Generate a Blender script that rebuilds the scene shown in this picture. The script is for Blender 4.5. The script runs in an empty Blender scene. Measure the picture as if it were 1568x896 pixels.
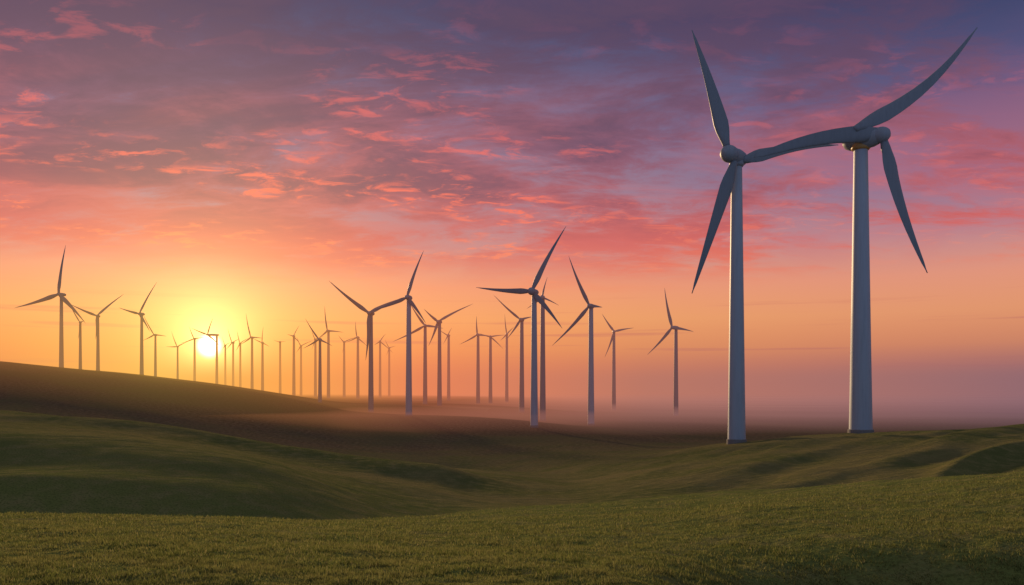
import bpy, math, random
import numpy as np
from mathutils import Vector
random.seed(4); rng=np.random.default_rng(7)
scene=bpy.context.scene
F=1220.0; CX=784.0; HY=600.0
SUN_AZ=math.radians(-20.8); SUN_EL=math.radians(3.05); LAMP_EL=math.radians(10.0)

def lin(c):
    return tuple(((v/255)/12.92 if v/255<=0.04045 else ((v/255+0.055)/1.055)**2.4) for v in c)
def rgba(c): return lin(c)+(1.0,)

# ------------------------------------------------------------------ camera
cam=bpy.data.cameras.new("camera"); camo=bpy.data.objects.new("camera",cam)
scene.collection.objects.link(camo)
cam.sensor_width=36; cam.lens=36*F/1568; cam.shift_y=(HY-448)/1568
cam.clip_start=0.1; cam.clip_end=100000
camo.location=(0,0,0); camo.rotation_euler=(math.radians(90),0,0)
scene.camera=camo
scene.view_settings.view_transform='Standard'

# ------------------------------------------------------------------ node helper
class NT:
    def __init__(s,nt): s.nt=nt; s.n=nt.nodes; s.l=nt.links
    def new(s,t,**k):
        n=s.n.new(t)
        for a,b in k.items(): setattr(n,a,b)
        return n
    def put(s,sock,v):
        if isinstance(v,bpy.types.NodeSocket): s.l.new(v,sock)
        elif v is not None: sock.default_value=v
    def m(s,op,a,b=None,c=None,clamp=False):
        n=s.new('ShaderNodeMath',operation=op); n.use_clamp=clamp
        s.put(n.inputs[0],a); s.put(n.inputs[1],b); s.put(n.inputs[2],c)
        return n.outputs[0]
    def vm(s,op,a,b=None,out=0):
        n=s.new('ShaderNodeVectorMath',operation=op)
        s.put(n.inputs[0],a)
        if b is not None: s.put(n.inputs[1],b)
        return n.outputs[out]
    def mr(s,v,a,b,c=0.0,d=1.0,smooth=True):
        n=s.new('ShaderNodeMapRange'); n.interpolation_type='SMOOTHSTEP' if smooth else 'LINEAR'
        s.put(n.inputs[0],v)
        for i,q in enumerate((a,b,c,d)): s.put(n.inputs[i+1],q)
        return n.outputs[0]
    def ramp(s,v,stops):
        n=s.new('ShaderNodeValToRGB'); e=n.color_ramp.elements
        while len(e)<len(stops): e.new(0.5)
        for i,(p,c) in enumerate(stops):
            e[i].position=p; e[i].color=c
        s.put(n.inputs[0],v); return n.outputs[0]
    def mix(s,f,a,b,bt='MIX'):
        n=s.new('ShaderNodeMix',data_type='RGBA',blend_type=bt)
        s.put(n.inputs[0],f); s.put(n.inputs[6],a); s.put(n.inputs[7],b)
        return n.outputs[2]
    def noise(s,vec,scale,detail=6,rough=0.55,dist=0.0,lac=2.0):
        n=s.new('ShaderNodeTexNoise'); s.put(n.inputs['Vector'],vec)
        n.inputs['Scale'].default_value=scale; n.inputs['Detail'].default_value=detail
        n.inputs['Roughness'].default_value=rough; n.inputs['Distortion'].default_value=dist
        n.inputs['Lacunarity'].default_value=lac
        return n.outputs[0]
    def comb(s,x,y,z):
        n=s.new('ShaderNodeCombineXYZ'); s.put(n.inputs[0],x); s.put(n.inputs[1],y); s.put(n.inputs[2],z); return n.outputs[0]
    def sep(s,v):
        n=s.new('ShaderNodeSeparateXYZ'); s.put(n.inputs[0],v); return n.outputs

# ------------------------------------------------------------------ world
w=bpy.data.worlds.new("World"); scene.world=w; w.use_nodes=True
w.node_tree.nodes.clear(); N=NT(w.node_tree)
tc=N.new('ShaderNodeTexCoord'); D=N.vm('NORMALIZE',tc.outputs['Generated'])
x,y,z=N.sep(D)
el=N.m('MAXIMUM',z,0.0)
px=lambda yy: math.sin(math.atan((HY-yy)/F))   # sine of elevation for photo rows
elr=N.m('DIVIDE',el,0.5)
def st(yy,c): return (px(yy)/0.5,rgba(c))
base_c=N.ramp(elr,[st(600,(168,108,96)),st(588,(206,120,94)),st(565,(240,136,80)),st(535,(248,156,84)),st(490,(246,166,100)),
                 st(440,(236,150,114)),st(380,(196,132,132)),st(300,(150,120,142)),st(200,(118,104,138)),st(100,(82,82,120)),st(0,(52,62,102)),(1.0,rgba((60,70,112)))])
base_r=N.ramp(elr,[st(600,(118,96,112)),st(588,(150,106,110)),st(565,(216,122,90)),st(535,(242,148,88)),st(490,(240,158,106)),
                 st(440,(226,148,122)),st(380,(180,128,140)),st(300,(126,106,142)),st(200,(90,86,128)),st(100,(62,68,108)),st(0,(40,52,90)),(1.0,rgba((50,60,100)))])
az=N.m('ARCTAN2',x,y)
right=N.mr(az,0.05,0.55)
base=N.mix(right,base_c,base_r)
# clouds : layer seen in perspective
zz=N.m('ADD',el,0.14)
cp=N.comb(N.m('DIVIDE',x,zz),N.m('DIVIDE',y,zz),0.0)
mp=N.new('ShaderNodeMapping'); N.put(mp.inputs[0],cp); mp.inputs['Rotation'].default_value=(0,0,0.30); mp.inputs['Scale'].default_value=(0.8,1.35,1); mp.inputs['Location'].default_value=(1.3,0.4,0)
cpr=mp.outputs[0]
n1=N.noise(cpr,1.35,8,0.64,0.4)
n2=N.noise(cpr,4.5,6,0.68,0.5)
n3=N.noise(cpr,0.45,2,0.5,0.0)
cov=N.m('ADD',N.m('MULTIPLY',n1,0.60),N.m('ADD',N.m('MULTIPLY',n2,0.30),N.m('MULTIPLY',n3,0.22)))
leftb=N.mr(az,-0.6,0.6,0.08,-0.02,False)
cov=N.m('ADD',cov,leftb)
edge_n=N.noise(cpr,1.2,4,0.6)
edge=N.mr(N.m('ADD',el,N.m('MULTIPLY',N.m('SUBTRACT',edge_n,0.5),0.09)),px(450),px(385))
cm=N.m('MULTIPLY',N.mr(cov,0.50,0.61),edge)
cl_c=N.ramp(elr,[st(470,(246,146,90)),st(420,(234,116,90)),st(370,(208,94,90)),st(310,(164,84,98)),st(230,(126,80,106)),st(140,(96,72,102)),st(40,(70,60,94)),(1.0,rgba((70,66,104)))])
sky=N.mix(N.m('MULTIPLY',cm,0.92),base,cl_c)
# broad pink veil
n6=N.noise(cpr,0.95,6,0.64,0.8)
veil=N.m('MULTIPLY',N.mr(n6,0.42,0.60),N.m('MULTIPLY',N.mr(el,px(450),px(350)),N.mr(el,px(80),px(300))))
sky=N.mix(N.m('MULTIPLY',veil,N.mr(az,0.0,0.5,0.56,0.34)),sky,rgba((204,102,104)))
# dark under-sides
dk=N.m('MULTIPLY',N.mr(cov,0.58,0.68),N.mr(el,px(400),px(280)))
sky=N.mix(N.m('MULTIPLY',dk,0.58),sky,rgba((86,66,94)))
# sunlit pink patches
n4=N.noise(cpr,11.0,5,0.64,0.5)
n5=N.noise(cpr,2.1,3,0.5,0.3)
hl=N.m('MULTIPLY',N.mr(n4,0.49,0.66),N.mr(n5,0.44,0.60))
hl=N.m('MULTIPLY',hl,N.m('MULTIPLY',edge,N.mr(el,px(0),px(260),0.2,1.0)))
hl=N.m('MULTIPLY',hl,N.mr(az,-0.1,0.40,1.0,0.30))
hl_c=N.ramp(elr,[st(430,(255,140,96)),st(330,(248,114,92)),st(200,(230,102,102)),st(60,(176,86,104))])
sky=N.mix(N.m('MULTIPLY',hl,0.92),sky,hl_c)
# thin dark streaks low over horizon
sp=N.comb(N.m('MULTIPLY',az,3.0),N.m('MULTIPLY',el,110.0),0.0)
ns=N.noise(sp,1.0,4,0.5)
stf=N.m('MULTIPLY',N.mr(ns,0.56,0.68),N.m('MULTIPLY',N.mr(el,px(575),px(560)),N.mr(el,px(440),px(500))))
sky=N.mix(N.m('MULTIPLY',stf,0.50),sky,rgba((198,104,92)))
# sun
sd=Vector((math.sin(SUN_AZ)*math.cos(SUN_EL),math.cos(SUN_AZ)*math.cos(SUN_EL),math.sin(SUN_EL)))
dot=N.vm('DOT_PRODUCT',D,tuple(sd),out=1)
ang=N.m('ARCCOSINE',N.m('MINIMUM',dot,0.9999999))
g1=N.m('EXPONENT',N.m('DIVIDE',ang,-0.026))
g2=N.m('EXPONENT',N.m('DIVIDE',ang,-0.095))
g3=N.m('EXPONENT',N.m('DIVIDE',ang,-0.32))
disc=N.mr(ang,0.004,0.017,1.0,0.0)
def scale(c,f):
    n=N.new('ShaderNodeVectorMath',operation='SCALE'); N.put(n.inputs[0],c); N.put(n.inputs[3],f); return n.outputs[0]
glow=N.vm('ADD',scale((4.2,2.7,0.95),g1),N.vm('ADD',scale((0.60,0.35,0.05),g2),scale((0.12,0.04,0.0),g3)))
glow=N.vm('ADD',glow,scale((6.0,5.2,4.0),disc))
sky=N.vm('ADD',sky,glow)
# blue dusk sky opposite the sun
back=N.mr(y,0.25,-0.7)
sky=N.mix(back,sky,(0.25,0.31,0.47,1))
up=N.mr(z,0.47,0.85)
sky=N.mix(N.m('MULTIPLY',up,0.9),sky,(0.25,0.265,0.32,1))
nish=N.new('ShaderNodeTexSky',sky_type='NISHITA'); nish.sun_disc=False
nish.sun_elevation=LAMP_EL; nish.sun_rotation=SUN_AZ%(2*math.pi)
sky=N.vm('ADD',sky,scale(nish.outputs[0],0.003))
bg=N.new('ShaderNodeBackground'); N.put(bg.inputs[0],sky); bg.inputs[1].default_value=1.0
wo=N.new('ShaderNodeOutputWorld'); N.l.new(bg.outputs[0],wo.inputs[0])

# ------------------------------------------------------------------ sun lamp
sl=bpy.data.lights.new("sun",'SUN'); slo=bpy.data.objects.new("sun",sl); scene.collection.objects.link(slo)
ld=Vector((math.sin(SUN_AZ)*math.cos(LAMP_EL),math.cos(SUN_AZ)*math.cos(LAMP_EL),math.sin(LAMP_EL)))
slo.rotation_euler=ld.to_track_quat('Z','Y').to_euler(); slo.location=(0,0,100)
sl.energy=5.0; sl.angle=math.radians(4.0); sl.color=(1.0,0.68,0.36)

# ------------------------------------------------------------------ terrain function
xs=np.array([-500,0,200,400,520,640,740,880,1000,1128,1200,1318,1440,1568,2100],float)
def A(*v): return np.array(v,float)
def fy(yv,d): return -(yv-HY)/F*d
o=np.ones(len(xs))
K=[]
K.append((o*6,A(-2.7,-2.7,-2.7,-2.7,-2.7,-2.7,-2.7,-2.8,-3.0,-3.7,-4.0,-4.2,-4.3,-4.3,-4.3)))
K.append((o*15,A(-3.35,-3.35,-3.35,-3.35,-3.35,-3.35,-3.35,-3.4,-3.6,-4.7,-5.7,-6.6,-7.0,-7.0,-7.0)))
yb=A(812,815,816,822,826,826,826,828,832,836,830,822,812,804,792)
K.append((o*25,fy(yb,o*25)))
d2=A(37,37,37,38,42,48,52,56,60,60,60,60,58,56,50)
y2=A(780,788,788,796,798,792,782,772,765,755,750,740,732,723,700)
K.append((d2,fy(y2,d2)))
y3=A(850,850,850,850,832,808,796,785,779,770,767,760,753,746,720); d3=A(56,56,56,58,64,74,80,84,88,88,88,88,86,84,76)
K.append((d3,fy(y3,d3)))
d4=A(92,92,90,86,92,98,104,112,122,130,132,132,126,118,110)
y4=A(652,656,672,716,736,752,764,760,742,722,710,700,692,682,668)
K.append((d4,fy(y4,d4)))
d5=A(230,230,220,210,205,200,190,178,195,212,222,224,215,200,180)
y5=A(620,628,649,684,699,712,722,741,712,683,671,663,661,652,640)
K.append((d5,fy(y5,d5)))
d6=A(330,330,320,310,300,290,280,260,250,250,280,300,300,290,260)
y6=A(638,640,664,699,713,723,724,708,700,677,682,685,685,680,670)
K.append((d6,fy(y6,d6)))
d7=A(850,850,900,800,700,540,480,430,400,380,400,400,400,400,400)
y7=A(530,555,572,598,622,641,652,667,676,675,671,671,671,671,671)
K.append((d7,fy(y7,d7)))
K.append((d7*1.35,A(25,22,15,-4,-11,-13,-17,-22,-23,-23,-23,-23,-23,-23,-23)))
K.append((o*1800,A(5,3,0,-8,-11,-12,-13,-19,-22,-23,-23,-23,-23,-23,-23)))
K.append((o*4500,A(0,-2,-4,-12,-14,-16,-18,-20,-22,-23,-23,-23,-23,-23,-23)))
K.append((o*12000,o*-22)); K.append((o*30000,o*-24))
gx=np.arange(-600,2200.1,5.0)
def smooth(v,s=28):
    f=np.interp(gx,xs,v); k=np.arange(-24,25)*5.0; g=np.exp(-k**2/(2*s*s)); g/=g.sum()
    return np.convolve(np.pad(f,24,mode='edge'),g,mode='valid')
KD=[smooth(k[0]) for k in K]; KZ=[smooth(k[1]) for k in K]

def hash2(i,j,seed):
    h=(i.astype(np.int64)*374761393+j.astype(np.int64)*668265263+seed*1442695041)&0xffffffff
    h=((h^(h>>13))*1274126177)&0xffffffff
    return ((h^(h>>16))&0xffff)/65535.0
def vnoise(x,y,seed=0):
    i=np.floor(x);j=np.floor(y);fx=x-i;fy_=y-j
    fx=fx*fx*fx*(fx*(fx*6-15)+10);fy_=fy_*fy_*fy_*(fy_*(fy_*6-15)+10)
    a=hash2(i,j,seed);b=hash2(i+1,j,seed);c=hash2(i,j+1,seed);d=hash2(i+1,j+1,seed)
    return (a*(1-fx)+b*fx)*(1-fy_)+(c*(1-fx)+d*fx)*fy_-0.5
def sstep(v,a,b):
    t=np.clip((v-a)/(b-a),0,1); return t*t*(3-2*t)
def terrain(X,Y):
    X=np.asarray(X,float);Y=np.asarray(Y,float)
    Yc=np.clip(Y,8,29000)
    pxx=CX+F*X/Yc; pxx=np.clip(pxx,-600,2200)
    S=[np.log(np.interp(pxx,gx,kd)) for kd in KD]; Z=[np.interp(pxx,gx,kz) for kz in KZ]
    S=np.array(S);Z=np.array(Z); s=np.log(Yc)
    h=np.diff(S,axis=0); dl=np.diff(Z,axis=0)/h
    m=np.zeros_like(Z); m[0]=dl[0]; m[-1]=dl[-1]
    p=dl[:-1]*dl[1:]; w1=2*h[1:]+h[:-1]; w2=h[1:]+2*h[:-1]
    with np.errstate(divide='ignore',invalid='ignore'):
        hm=(w1+w2)/(w1/dl[:-1]+w2/dl[1:])
    m[1:-1]=np.where(p>0,hm,0)
    out=np.zeros_like(s)
    for k in range(len(K)-1):
        msk=(s>=S[k])&(s<=S[k+1]) if k else (s<=S[k+1])
        t=np.clip((s-S[k])/h[k],0,1)
        v=(2*t**3-3*t**2+1)*Z[k]+(t**3-2*t**2+t)*h[k]*m[k]+(-2*t**3+3*t**2)*Z[k+1]+(t**3-t**2)*h[k]*m[k+1]
        out=np.where(msk,v,out)
    near=1-sstep(Y,200,420)
    out=out+near*sstep(Y,25,90)*(1.2*vnoise(X/38+Y/90,Y/46-X/120,1)+0.7*vnoise(X/15+Y/30,Y/24,2))
    out=out+near*(0.34*vnoise(X/9,Y/7,3)+0.09*vnoise(X/2.6,Y/2.2,4))*sstep(Y,5,14)
    out=out+(1-sstep(Y,45,80))*(0.065*vnoise(X/0.9,Y/0.8,21)+0.04*vnoise(X/0.4+3,Y/0.4,22))
    # low mound at the foot of the left-hand hill
    mx=X+44; my=Y-70-0.10*X
    out=out+1.9*np.exp(-(my/5.5)**2)*np.exp(-(mx/15)**2)
    # long swell crossing the left-hand hill
    ly=Y-(128-0.25*X)
    out=out+2.2*np.exp(-(ly/9)**2)*(1-sstep(X/Yc,-0.10,0.03))*sstep(X/Yc,-0.9,-0.35)
    # long diagonal folds on the right-hand hill
    ac=-0.73*X+0.68*Y+6*vnoise(X/30,Y/30,8); al=0.68*X+0.73*Y
    fold=1-np.sqrt(vnoise(ac/11,al/60,5)**2+0.010)*2.6
    fold2=vnoise(ac/5,al/34,15)
    R=sstep(X/Yc,0.08,0.28)*sstep(Y,80,125)*(1-0.75*sstep(Y,170,215))*(1-sstep(Y,230,300))
    out=out+R*((fold-0.4)*2.0+fold2*1.0)
    L=(1-sstep(X/Yc,-0.05,0.10))*sstep(Y,95,140)*(1-sstep(Y,300,600))
    lc=0.5*X+0.85*Y
    out=out+L*(vnoise(lc/24,(0.85*X-0.5*Y)/110,9)*1.8+vnoise(lc/9,(0.85*X-0.5*Y)/60,19)*0.6)
    # broad swells and gullies on the far brown slope
    B0=sstep(Y,300,400)*(1-sstep(Y,700,1000))*(1-sstep(X/Yc,0.0,0.2))
    out=out+B0*(4.2*vnoise((0.45*X+0.9*Y)/75,(0.9*X-0.45*Y)/260,26)+1.5*vnoise((0.45*X+0.9*Y)/28,(0.9*X-0.45*Y)/120,27))
    out=out+sstep(Y,330,480)*(1-sstep(Y,650,1500))*1.6*vnoise(X/90+Y/200,Y/110,6)
    return out

def mesh_obj(name,verts,faces,mat=None,smoothf=True,parent=None):
    me=bpy.data.meshes.new(name); me.from_pydata(verts,[],faces); me.update()
    if smoothf: me.polygons.foreach_set('use_smooth',[True]*len(me.polygons))
    if mat: me.materials.append(mat)
    ob=bpy.data.objects.new(name,me); scene.collection.objects.link(ob)
    if parent: ob.parent=parent
    return ob

rows=np.concatenate([np.linspace(-60,7.5,18),np.exp(np.linspace(math.log(8),math.log(450),500)),np.exp(np.linspace(math.log(455),math.log(29000),170))])
cols=np.linspace(-1,1,960); cols=0.75*cols+0.25*cols**3
YY,SS=np.meshgrid(rows,cols,indexing='ij'); XX=SS*(np.maximum(YY,0)*1.05+45)
ZZ=terrain(XX,YY)
nr,nc=XX.shape
co=np.stack([XX,YY,ZZ],-1).reshape(-1,3)
idx=np.arange(nr*nc).reshape(nr,nc)
quads=np.stack([idx[:-1,:-1],idx[:-1,1:],idx[1:,1:],idx[1:,:-1]],-1).reshape(-1,4)
me=bpy.data.meshes.new("hills"); me.vertices.add(len(co)); me.vertices.foreach_set('co',co.ravel())
me.loops.add(quads.size); me.loops.foreach_set('vertex_index',quads.ravel().astype(np.int32))
me.polygons.add(len(quads)); me.polygons.foreach_set('loop_start',(np.arange(len(quads))*4).astype(np.int32))
me.update(calc_edges=True); me.polygons.foreach_set('use_smooth',[True]*len(quads))
hills=bpy.data.objects.new("hills",me); scene.collection.objects.link(hills)

gm=bpy.data.materials.new("turf"); gm.use_nodes=True; gm.node_tree.nodes.clear(); G=NT(gm.node_tree)
geo=G.new('ShaderNodeNewGeometry'); P=geo.outputs['Position']; gx_,gy_,gz_=G.sep(P)
P2=G.comb(gx_,gy_,0.0)
a1=G.noise(P2,0.035,5,0.6); a2=G.noise(P2,0.5,6,0.65); a3=G.noise(P2,6.0,5,0.7)
nearf=G.mr(gy_,45.0,120.0,1.0,0.0)
green=G.mix(G.mr(a1,0.35,0.65),(0.092,0.100,0.034,1),(0.160,0.132,0.058,1))
green=G.mix(nearf,green,(0.125,0.142,0.040,1))
green=G.mix(G.mr(a2,0.42,0.70,0.0,0.7),green,(0.195,0.165,0.070,1))
green=G.mix(G.mr(a3,0.54,0.36,0.0,0.6),green,(0.040,0.048,0.016,1))
brown=G.mix(G.mr(a2,0.38,0.66),(0.078,0.056,0.036,1),(0.130,0.094,0.060,1))
brown=G.mix(G.mr(G.noise(P2,0.012,5,0.6,0.4),0.42,0.62,0.0,0.7),brown,(0.092,0.082,0.042,1))
far=G.mr(G.m('ADD',gy_,G.m('MULTIPLY',G.m('SUBTRACT',a1,0.5),160.0)),190.0,440.0)
colr=G.mix(far,green,brown)
vo=G.new('ShaderNodeTexVoronoi'); G.put(vo.inputs['Vector'],G.comb(G.m('MULTIPLY',gx_,1/420),G.m('MULTIPLY',gy_,1/260),0.0)); vo.inputs['Scale'].default_value=1.0
fld=G.sep(vo.outputs['Color'])[0]
fc=G.ramp(fld,[(0.0,(0.045,0.035,0.03,1)),(0.45,(0.075,0.053,0.038,1)),(0.75,(0.06,0.055,0.03,1)),(1.0,(0.20,0.145,0.10,1))])
colr=G.mix(G.mr(gy_,600.0,900.0),colr,fc)
bs=G.new('ShaderNodeBsdfPrincipled'); G.put(bs.inputs['Base Color'],colr); bs.inputs['Roughness'].default_value=1.0
bs.inputs['Specular IOR Level'].default_value=0.0
hsum=G.m('ADD',G.m('MULTIPLY',G.noise(P2,9.0,6,0.7),0.07),G.m('MULTIPLY',G.noise(P2,1.1,6,0.65),0.28))
strk=G.noise(G.comb(G.m('ADD',G.m('MULTIPLY',gx_,0.12),G.m('MULTIPLY',gy_,0.05)),G.m('SUBTRACT',G.m('MULTIPLY',gy_,0.7),G.m('MULTIPLY',gx_,0.3)),0.0),1.0,6,0.6)
hsum=G.m('ADD',hsum,G.m('MULTIPLY',strk,0.75))
bp=G.new('ShaderNodeBump'); bp.inputs['Strength'].default_value=0.9; bp.inputs['Distance'].default_value=0.9
G.put(bp.inputs['Height'],hsum); G.put(bs.inputs['Normal'],bp.outputs[0])
go=G.new('ShaderNodeOutputMaterial'); G.l.new(bs.outputs[0],go.inputs[0])
me.materials.append(gm)

# ------------------------------------------------------------------ grass blades near the viewer
NB=460000
inv=rng.uniform(1/60.0,1/9.5,NB); gY=1/inv; gX=rng.uniform(-0.75,0.75,NB)*gY
keep=rng.uniform(0,1,NB)<(1-sstep(gY,30,58)*0.9)*np.clip(0.75+1.4*vnoise(gX/0.35,gY/0.35,31),0.12,1)
gX=gX[keep];gY=gY[keep];NB=len(gX)
gZ=terrain(gX,gY)
sz=(0.6+0.9*(vnoise(gX/1.3,gY/1.3,13)+0.5)+1.0*vnoise(gX/0.3,gY/0.3,14))*rng.uniform(0.6,1.4,NB)
sz=np.maximum(sz,0.25)
hgt=0.046*sz*(1+gY/60); wid=0.0055*(1+gY/14)
th=rng.uniform(0,2*math.pi,NB); lean=rng.uniform(0.1,0.8,NB)*hgt; la=rng.uniform(0,2*math.pi,NB)
b0=np.stack([gX-np.cos(th)*wid,gY-np.sin(th)*wid,gZ-0.01],-1)
b1=np.stack([gX+np.cos(th)*wid,gY+np.sin(th)*wid,gZ-0.01],-1)
b2=np.stack([gX+np.cos(la)*lean,gY+np.sin(la)*lean,gZ+hgt],-1)
gv=np.stack([b0,b1,b2],1).reshape(-1,3)
gme=bpy.data.meshes.new("grass"); gme.vertices.add(len(gv)); gme.vertices.foreach_set('co',gv.ravel())
gme.loops.add(len(gv)); gme.loops.foreach_set('vertex_index',np.arange(len(gv),dtype=np.int32))
gme.polygons.add(NB); gme.polygons.foreach_set('loop_start',(np.arange(NB)*3).astype(np.int32)); gme.update(calc_edges=True)
at=gme.attributes.new('rnd','FLOAT','POINT'); at.data.foreach_set('value',np.repeat(rng.uniform(0,1,NB),3))
grass=bpy.data.objects.new("grass",gme); scene.collection.objects.link(grass)
bm_=bpy.data.materials.new("grass_blade"); bm_.use_nodes=True; bm_.node_tree.nodes.clear(); B=NT(bm_.node_tree)
ba=B.new('ShaderNodeAttribute'); ba.attribute_name='rnd'
bpz=B.new('ShaderNodeNewGeometry').outputs['Position']
bc=B.ramp(ba.outputs['Fac'],[(0,(0.076,0.098,0.024,1)),(0.5,(0.152,0.174,0.047,1)),(0.85,(0.225,0.225,0.072,1)),(1,(0.31,0.27,0.12,1))])
bc=B.mix(B.mr(B.noise(bpz,0.5,5,0.6),0.4,0.68,0,0.6),bc,(0.23,0.215,0.075,1))
bc=B.mix(B.mr(B.noise(bpz,3.0,4,0.7),0.52,0.36,0,0.8),bc,(0.052,0.062,0.019,1))
df=B.new('ShaderNodeBsdfDiffuse'); B.put(df.inputs[0],bc); tr=B.new('ShaderNodeBsdfTranslucent'); B.put(tr.inputs[0],bc)
ms=B.new('ShaderNodeMixShader'); ms.inputs[0].default_value=0.45; B.l.new(df.outputs[0],ms.inputs[1]); B.l.new(tr.outputs[0],ms.inputs[2])
bo=B.new('ShaderNodeOutputMaterial'); B.l.new(ms.outputs[0],bo.inputs[0]); gme.materials.append(bm_)

# ------------------------------------------------------------------ haze volumes
def haze(name,y0,y1,z0,z1,dens,stops):
    X0=14000
    v=[(-X0,y0,z0),(X0,y0,z0),(X0,y1,z0),(-X0,y1,z0),(-X0,y0,z1),(X0,y0,z1),(X0,y1,z1),(-X0,y1,z1)]
    f=[(0,3,2,1),(4,5,6,7),(0,1,5,4),(1,2,6,5),(2,3,7,6),(3,0,4,7)]
    m=bpy.data.materials.new(name); m.use_nodes=True; m.node_tree.nodes.clear(); H=NT(m.node_tree)
    p=H.new('ShaderNodeNewGeometry').outputs['Position']; hx,hy,_=H.sep(p)
    a=H.m('DIVIDE',hx,H.m('MAXIMUM',hy,10.0))
    c=H.ramp(H.mr(a,-0.7,0.7,0,1,False),stops)
    ab=H.new('ShaderNodeVolumeAbsorption'); ab.inputs[0].default_value=(0,0,0,1); ab.inputs[1].default_value=dens
    em=H.new('ShaderNodeEmission'); H.put(em.inputs[0],c); em.inputs[1].default_value=dens
    ad=H.new('ShaderNodeAddShader'); H.l.new(ab.outputs[0],ad.inputs[0]); H.l.new(em.outputs[0],ad.inputs[1])
    oo=H.new('ShaderNodeOutputMaterial'); H.l.new(ad.outputs[0],oo.inputs['Volume'])
    try: m.cycles.volume_step_rate=6.0
    except Exception: pass
    return mesh_obj(name,v,f,m,False)
hst=[(0.0,rgba((236,146,82))),(0.18,rgba((255,192,90))),(0.30,rgba((255,168,84))),(0.42,rgba((234,134,90))),(0.62,rgba((188,120,102))),(1.0,rgba((142,104,112)))]
haze("haze",420,16000,-60,78,1/1300,hst)
mst=[(0.0,rgba((190,115,80))),(0.24,rgba((245,150,86))),(0.42,rgba((214,130,104))),(0.62,rgba((172,118,110))),(1.0,rgba((134,102,112)))]
haze("mist",440,15900,-59,-13,1/480,mst)

# ------------------------------------------------------------------ turbine materials
def paint(name,c,rough=0.55,grime=0.08):
    m=bpy.data.materials.new(name); m.use_nodes=True; T=NT(m.node_tree); b=m.node_tree.nodes['Principled BSDF']
    p=T.new('ShaderNodeNewGeometry').outputs['Position']; qx,qy,qz=T.sep(p)
    nn=T.noise(T.comb(T.m('MULTIPLY',qx,1.5),T.m('MULTIPLY',qy,1.5),T.m('MULTIPLY',qz,0.12)),1.0,6,0.6)
    cc=T.mix(T.mr(nn,0.4,0.75,0,grime*3),c+(1,),tuple(v*0.55 for v in c)+(1,))
    T.put(b.inputs['Base Color'],cc); b.inputs['Roughness'].default_value=rough
    b.inputs['Specular IOR Level'].default_value=0.3
    return m
M_t=paint("tower_paint",(0.27,0.32,0.40)); M_t2=paint("tower_paint_dark",(0.17,0.19,0.24)); M_b=paint("blade_paint",(0.15,0.175,0.215)); M_n=paint("nacelle_paint",(0.20,0.23,0.28))  # blade colour is painted darker to imitate backlighting
M_c=paint("dark_concrete",(0.16,0.15,0.15),0.9); M_g=paint("gold_light_ring",(0.35,0.20,0.07),0.4)  # ring's gold colour imitates warm light on the nacelle underside

def loft(sections,cap=True):
    v=[];f=[];n=len(sections[0])
    for s in sections: v+=s
    for i in range(len(sections)-1):
        for j in range(n):
            k=(j+1)%n; f.append((i*n+j,i*n+k,(i+1)*n+k,(i+1)*n+j))
    if cap:
        f.append(tuple(range(n-1,-1,-1))); L=(len(sections)-1)*n; f.append(tuple(range(L,L+n)))
    return v,f
def ring(c,u,v,a,b,n,foil=False):
    out=[]
    for j in range(n):
        t=2*math.pi*j/n; cs,sn=math.cos(t),math.sin(t)
        if foil: sn=sn*(0.55+0.45*cs)
        out.append(tuple(c+u*(a*cs)+v*(b*sn)))
    return out

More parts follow.
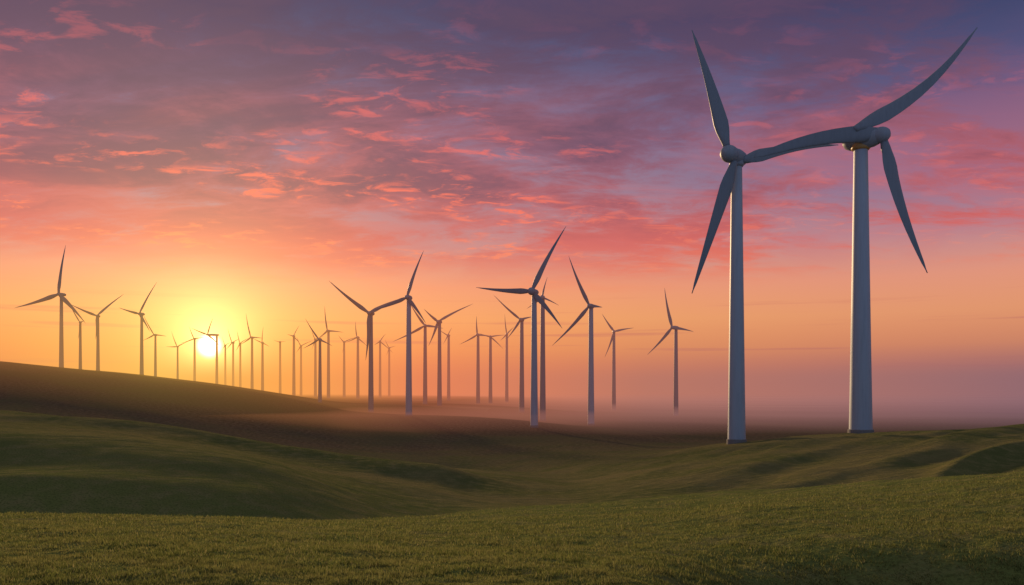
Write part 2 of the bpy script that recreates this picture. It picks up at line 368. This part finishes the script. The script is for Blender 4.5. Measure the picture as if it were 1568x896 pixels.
def turbine(hub,basex,tips,basey=None,d=None,H=80.0,tw=None,yaw=18,roots=None,bends=None,chord=0.100,nose=1.0,big=False,dy=None,full=None):
    hx,hy=hub
    if d is None: d=H*F/(basey-hy)
    s=d/F
    X=(basex-CX)*s; Y=d
    zg=float(terrain(np.array([X]),np.array([Y]))[0])
    hz=-(hy-HY)*s
    e=bpy.data.objects.new("wind_turbine",None); scene.collection.objects.link(e); e.location=(X,Y,zg); e.empty_display_size=5
    hl_=hz-zg
    R=np.mean([math.hypot(t[0]-hx,t[1]-hy) for t in tips])*s
    wb=(tw[0] if tw else 0.052*(basey-hy)+1.0)*s*0.5
    wt=(tw[1] if tw else 0.032*(basey-hy)+0.8)*s*0.5
    nseg=40 if big else 20
    Xv,Yv,Zv=Vector((1,0,0)),Vector((0,1,0)),Vector((0,0,1))
    top=hl_-0.6*wt
    secs=[]
    for zq in [-1.5]+[top*i/12 for i in range(13)]:
        t=max(zq,0)/top; r=wb+(wt-wb)*(t**0.9)
        secs.append(ring(Vector((0,0,zq)),Xv,Yv,r,r,nseg))
    v,f=loft(secs,False); mesh_obj("tower",v,f,M_t if (big or (basey-hy)>175) else M_t2,True,e)  # smaller turbines get a darker tower tone
    v,f=loft([ring(Vector((0,0,-2)),Xv,Yv,wb*1.12,wb*1.12,nseg),ring(Vector((0,0,0.012*hl_)),Xv,Yv,wb*1.10,wb*1.10,nseg),ring(Vector((0,0,0.012*hl_+0.15)),Xv,Yv,wb*1.04,wb*1.04,nseg)])
    mesh_obj("foundation",v,f,M_c,False,e)
    ya=math.radians(yaw)
    hubc=Vector(((hx-basex)*s,-1.6*wt-abs(hx-basex)*s*0.3,hl_))
    ax=Vector((hubc.x,hubc.y,0))
    if ax.length<0.1: ax=Vector((0,-1,0))
    ax.normalize(); sd_=ax.cross(Zv).normalized()
    nl=R*0.085+wt*1.2
    nr_=wt*(1.45 if big else 1.1)
    secs=[]
    back=-ax*(nl*0.9)+Vector((0,0,hl_))
    front=hubc
    for t,q in ((0,0.35),(0.06,0.7),(0.2,0.95),(0.5,1.08),(0.8,1.0),(0.93,0.85),(1.0,0.7)):
        c=back.lerp(front,t); secs.append(ring(c,sd_,Zv,nr_*q,nr_*q*1.02,16))
    v,f=loft(secs); mesh_obj("nacelle",v,f,M_n,True,e)
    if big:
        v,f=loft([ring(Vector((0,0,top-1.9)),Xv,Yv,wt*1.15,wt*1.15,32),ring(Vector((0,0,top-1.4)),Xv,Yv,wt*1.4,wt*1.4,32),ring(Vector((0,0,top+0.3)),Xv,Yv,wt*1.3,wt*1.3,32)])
        mesh_obj("under_nacelle_ring",v,f,M_g if big==2 else M_n,True,e)  # added ring; on one large turbine it carries the painted gold light
    secs=[]; rr=nr_*0.98*nose
    for t in np.linspace(-0.75,1.0,12):
        q=math.sqrt(max(0.0,1-t*t)) ; q=max(q,0.03)
        secs.append(ring(front+ax*(rr*1.25*t),sd_,Zv,rr*q,rr*q,18))
    v,f=loft(secs); mesh_obj("spinner",v,f,M_n,True,e)
    tn=math.tan(ya)*(1 if hx<=basex else -1)
    for i,tp in enumerate(tips):
        rp=(roots[i] if roots and roots[i] else hub); bd=(bends[i] if bends else 0.02)
        off=dy[i] if dy else 0; pw=full[i] if full else 1.12
        def W(q):
            lx=(q[0]-basex)*s; return Vector((lx,hubc.y+off+((q[0]-hx)*s)*tn*0.5,hl_-(q[1]-hy)*s))
        r0=W(rp); r1=W(tp); dr=(r1-r0); L=dr.length; dr.normalize()
        pe=dr.cross(Yv).normalized()
        nrm=pe.cross(dr).normalized()
        secs=[]; n=16 if big else 10
        cw=chord*R
        for t in (0,0.02,0.05,0.09,0.14,0.2,0.28,0.36,0.46,0.56,0.66,0.76,0.85,0.92,0.97,1.0):
            if t<0.2: q=0.48+0.52*(math.sin((t/0.2)*math.pi/2)**1.5)
            else: q=(1-(t-0.2)/0.8)**pw*0.90+0.10
            if t>0.96: q*=0.6
            c=r0+dr*(L*t)+pe*(bd*L*math.sin(math.pi*t))
            ch=cw*q*0.5
            thk=ch*(0.85 if t<0.06 else max(0.22,0.85-2.6*(t-0.06)))
            tw_=math.radians(22)*(1-t)
            u=pe*math.cos(tw_)+nrm*math.sin(tw_); vv=nrm*math.cos(tw_)-pe*math.sin(tw_)
            secs.append(ring(c,u,vv,ch,thk,n,t>0.06))
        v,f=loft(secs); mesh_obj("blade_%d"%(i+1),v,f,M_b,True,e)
    return e

# large pair
turbine((1112,241),1128,[(1055,55),(1055,452),(1285,221)],basey=672,d=229,tw=(27,16),roots=[(1108,230),(1120,252),(1135,247)],bends=[-0.015,0.0,0.04],chord=0.112,nose=1.15,big=1,dy=[0,0,2.5],yaw=5,full=[1.0,1.0,1.3])
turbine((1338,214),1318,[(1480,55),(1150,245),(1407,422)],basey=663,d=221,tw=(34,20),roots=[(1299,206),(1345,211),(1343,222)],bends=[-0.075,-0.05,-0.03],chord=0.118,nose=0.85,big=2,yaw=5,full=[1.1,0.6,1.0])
T=turbine
T((92,451),94,[(102,376),(31,473),(130,495)],basey=563,d=865)
T((124,494),123,[(104,460),(131,492),(121,520)],basey=567,d=880)
T((150,484),150,[(188,450),(113,467),(148,520)],basey=569,d=880)
T((215,481),217,[(240,432),(186,472),(230,508)],basey=574,d=890)
T((237,513),238,[(222,483),(255,515),(221,522)],basey=576,d=1000)
T((272,531),272,[(264,508),(256,531),(288,523)],basey=578,d=1200)
T((298,519),298,[(291,500),(314,517),(279,526)],basey=582)
T((320,513),332,[(328,487),(297,503),(338,530)],basey=582)
T((345,529),345,[(341,515),(354,524),(340,538)],basey=578)
T((356,525),357,[(350,503),(367,519),(347,536)],basey=580)
T((368,526),368,[(364,507),(380,518),(362,538)],basey=580)
T((385,517),386,[(378,480),(403,518),(370,528)],basey=590)
T((402,525),402,[(404,500),(388,518),(413,531)],basey=597)
T((429,524),429,[(420,521),(438,523),(430,537)],basey=585)
T((450,515),450,[(459,498),(441,512),(462,530)],basey=594)
T((461,530),461,[(480,521),(455,516),(454,541)],basey=590)
T((483,520),483,[(478,506),(496,515),(478,536)],basey=592)
T((489,520),490,[(469,488),(509,530),(466,534)],basey=615,d=690)
T((502,507),503,[(498,469),(526,509),(488,519)],basey=592)
T((527,524),527,[(519,514),(546,516),(525,541)],basey=592)
T((547,517),548,[(545,492),(530,525),(563,531)],basey=598)
T((566,480),568,[(507,432),(616,456),(561,552)],basey=629,d=620)
T((582,523),582,[(591,511),(573,529),(602,541)],basey=590)
T((596,533),596,[(590,520),(606,530),(592,545)],basey=590)
T((624,456),626,[(649,384),(571,478),(652,495)],basey=638,d=535)
T((651,499),651,[(629,466),(603,524),(679,503)],basey=617)
T((671,493),673,[(650,474),(724,465),(657,530)],basey=618)
T((686,514),687,[(692,502),(671,504),(679,527)],basey=600)
T((731,513),732,[(730,484),(704,528),(755,516)],basey=616)
T((751,516),751,[(773,513),(734,511),(771,535)],basey=615)
T((776,512),776,[(773,481),(787,501),(766,522)],basey=598)
T((797,490),799,[(756,453),(817,485),(776,520)],basey=629)
T((830,456),831,[(838,425),(806,474),(856,468)],basey=625,d=600)
T((814,447),818,[(867,346),(730,443),(861,503)],basey=656,d=468,nose=1.5)
T((902,469),905,[(870,394),(845,530),(922,471)],basey=651,d=545)
T((940,508),940,[(921,481),(971,502),(925,548)],basey=617)
T((1028,502),1035,[(1016,442),(1062,508),(989,544)],basey=635)
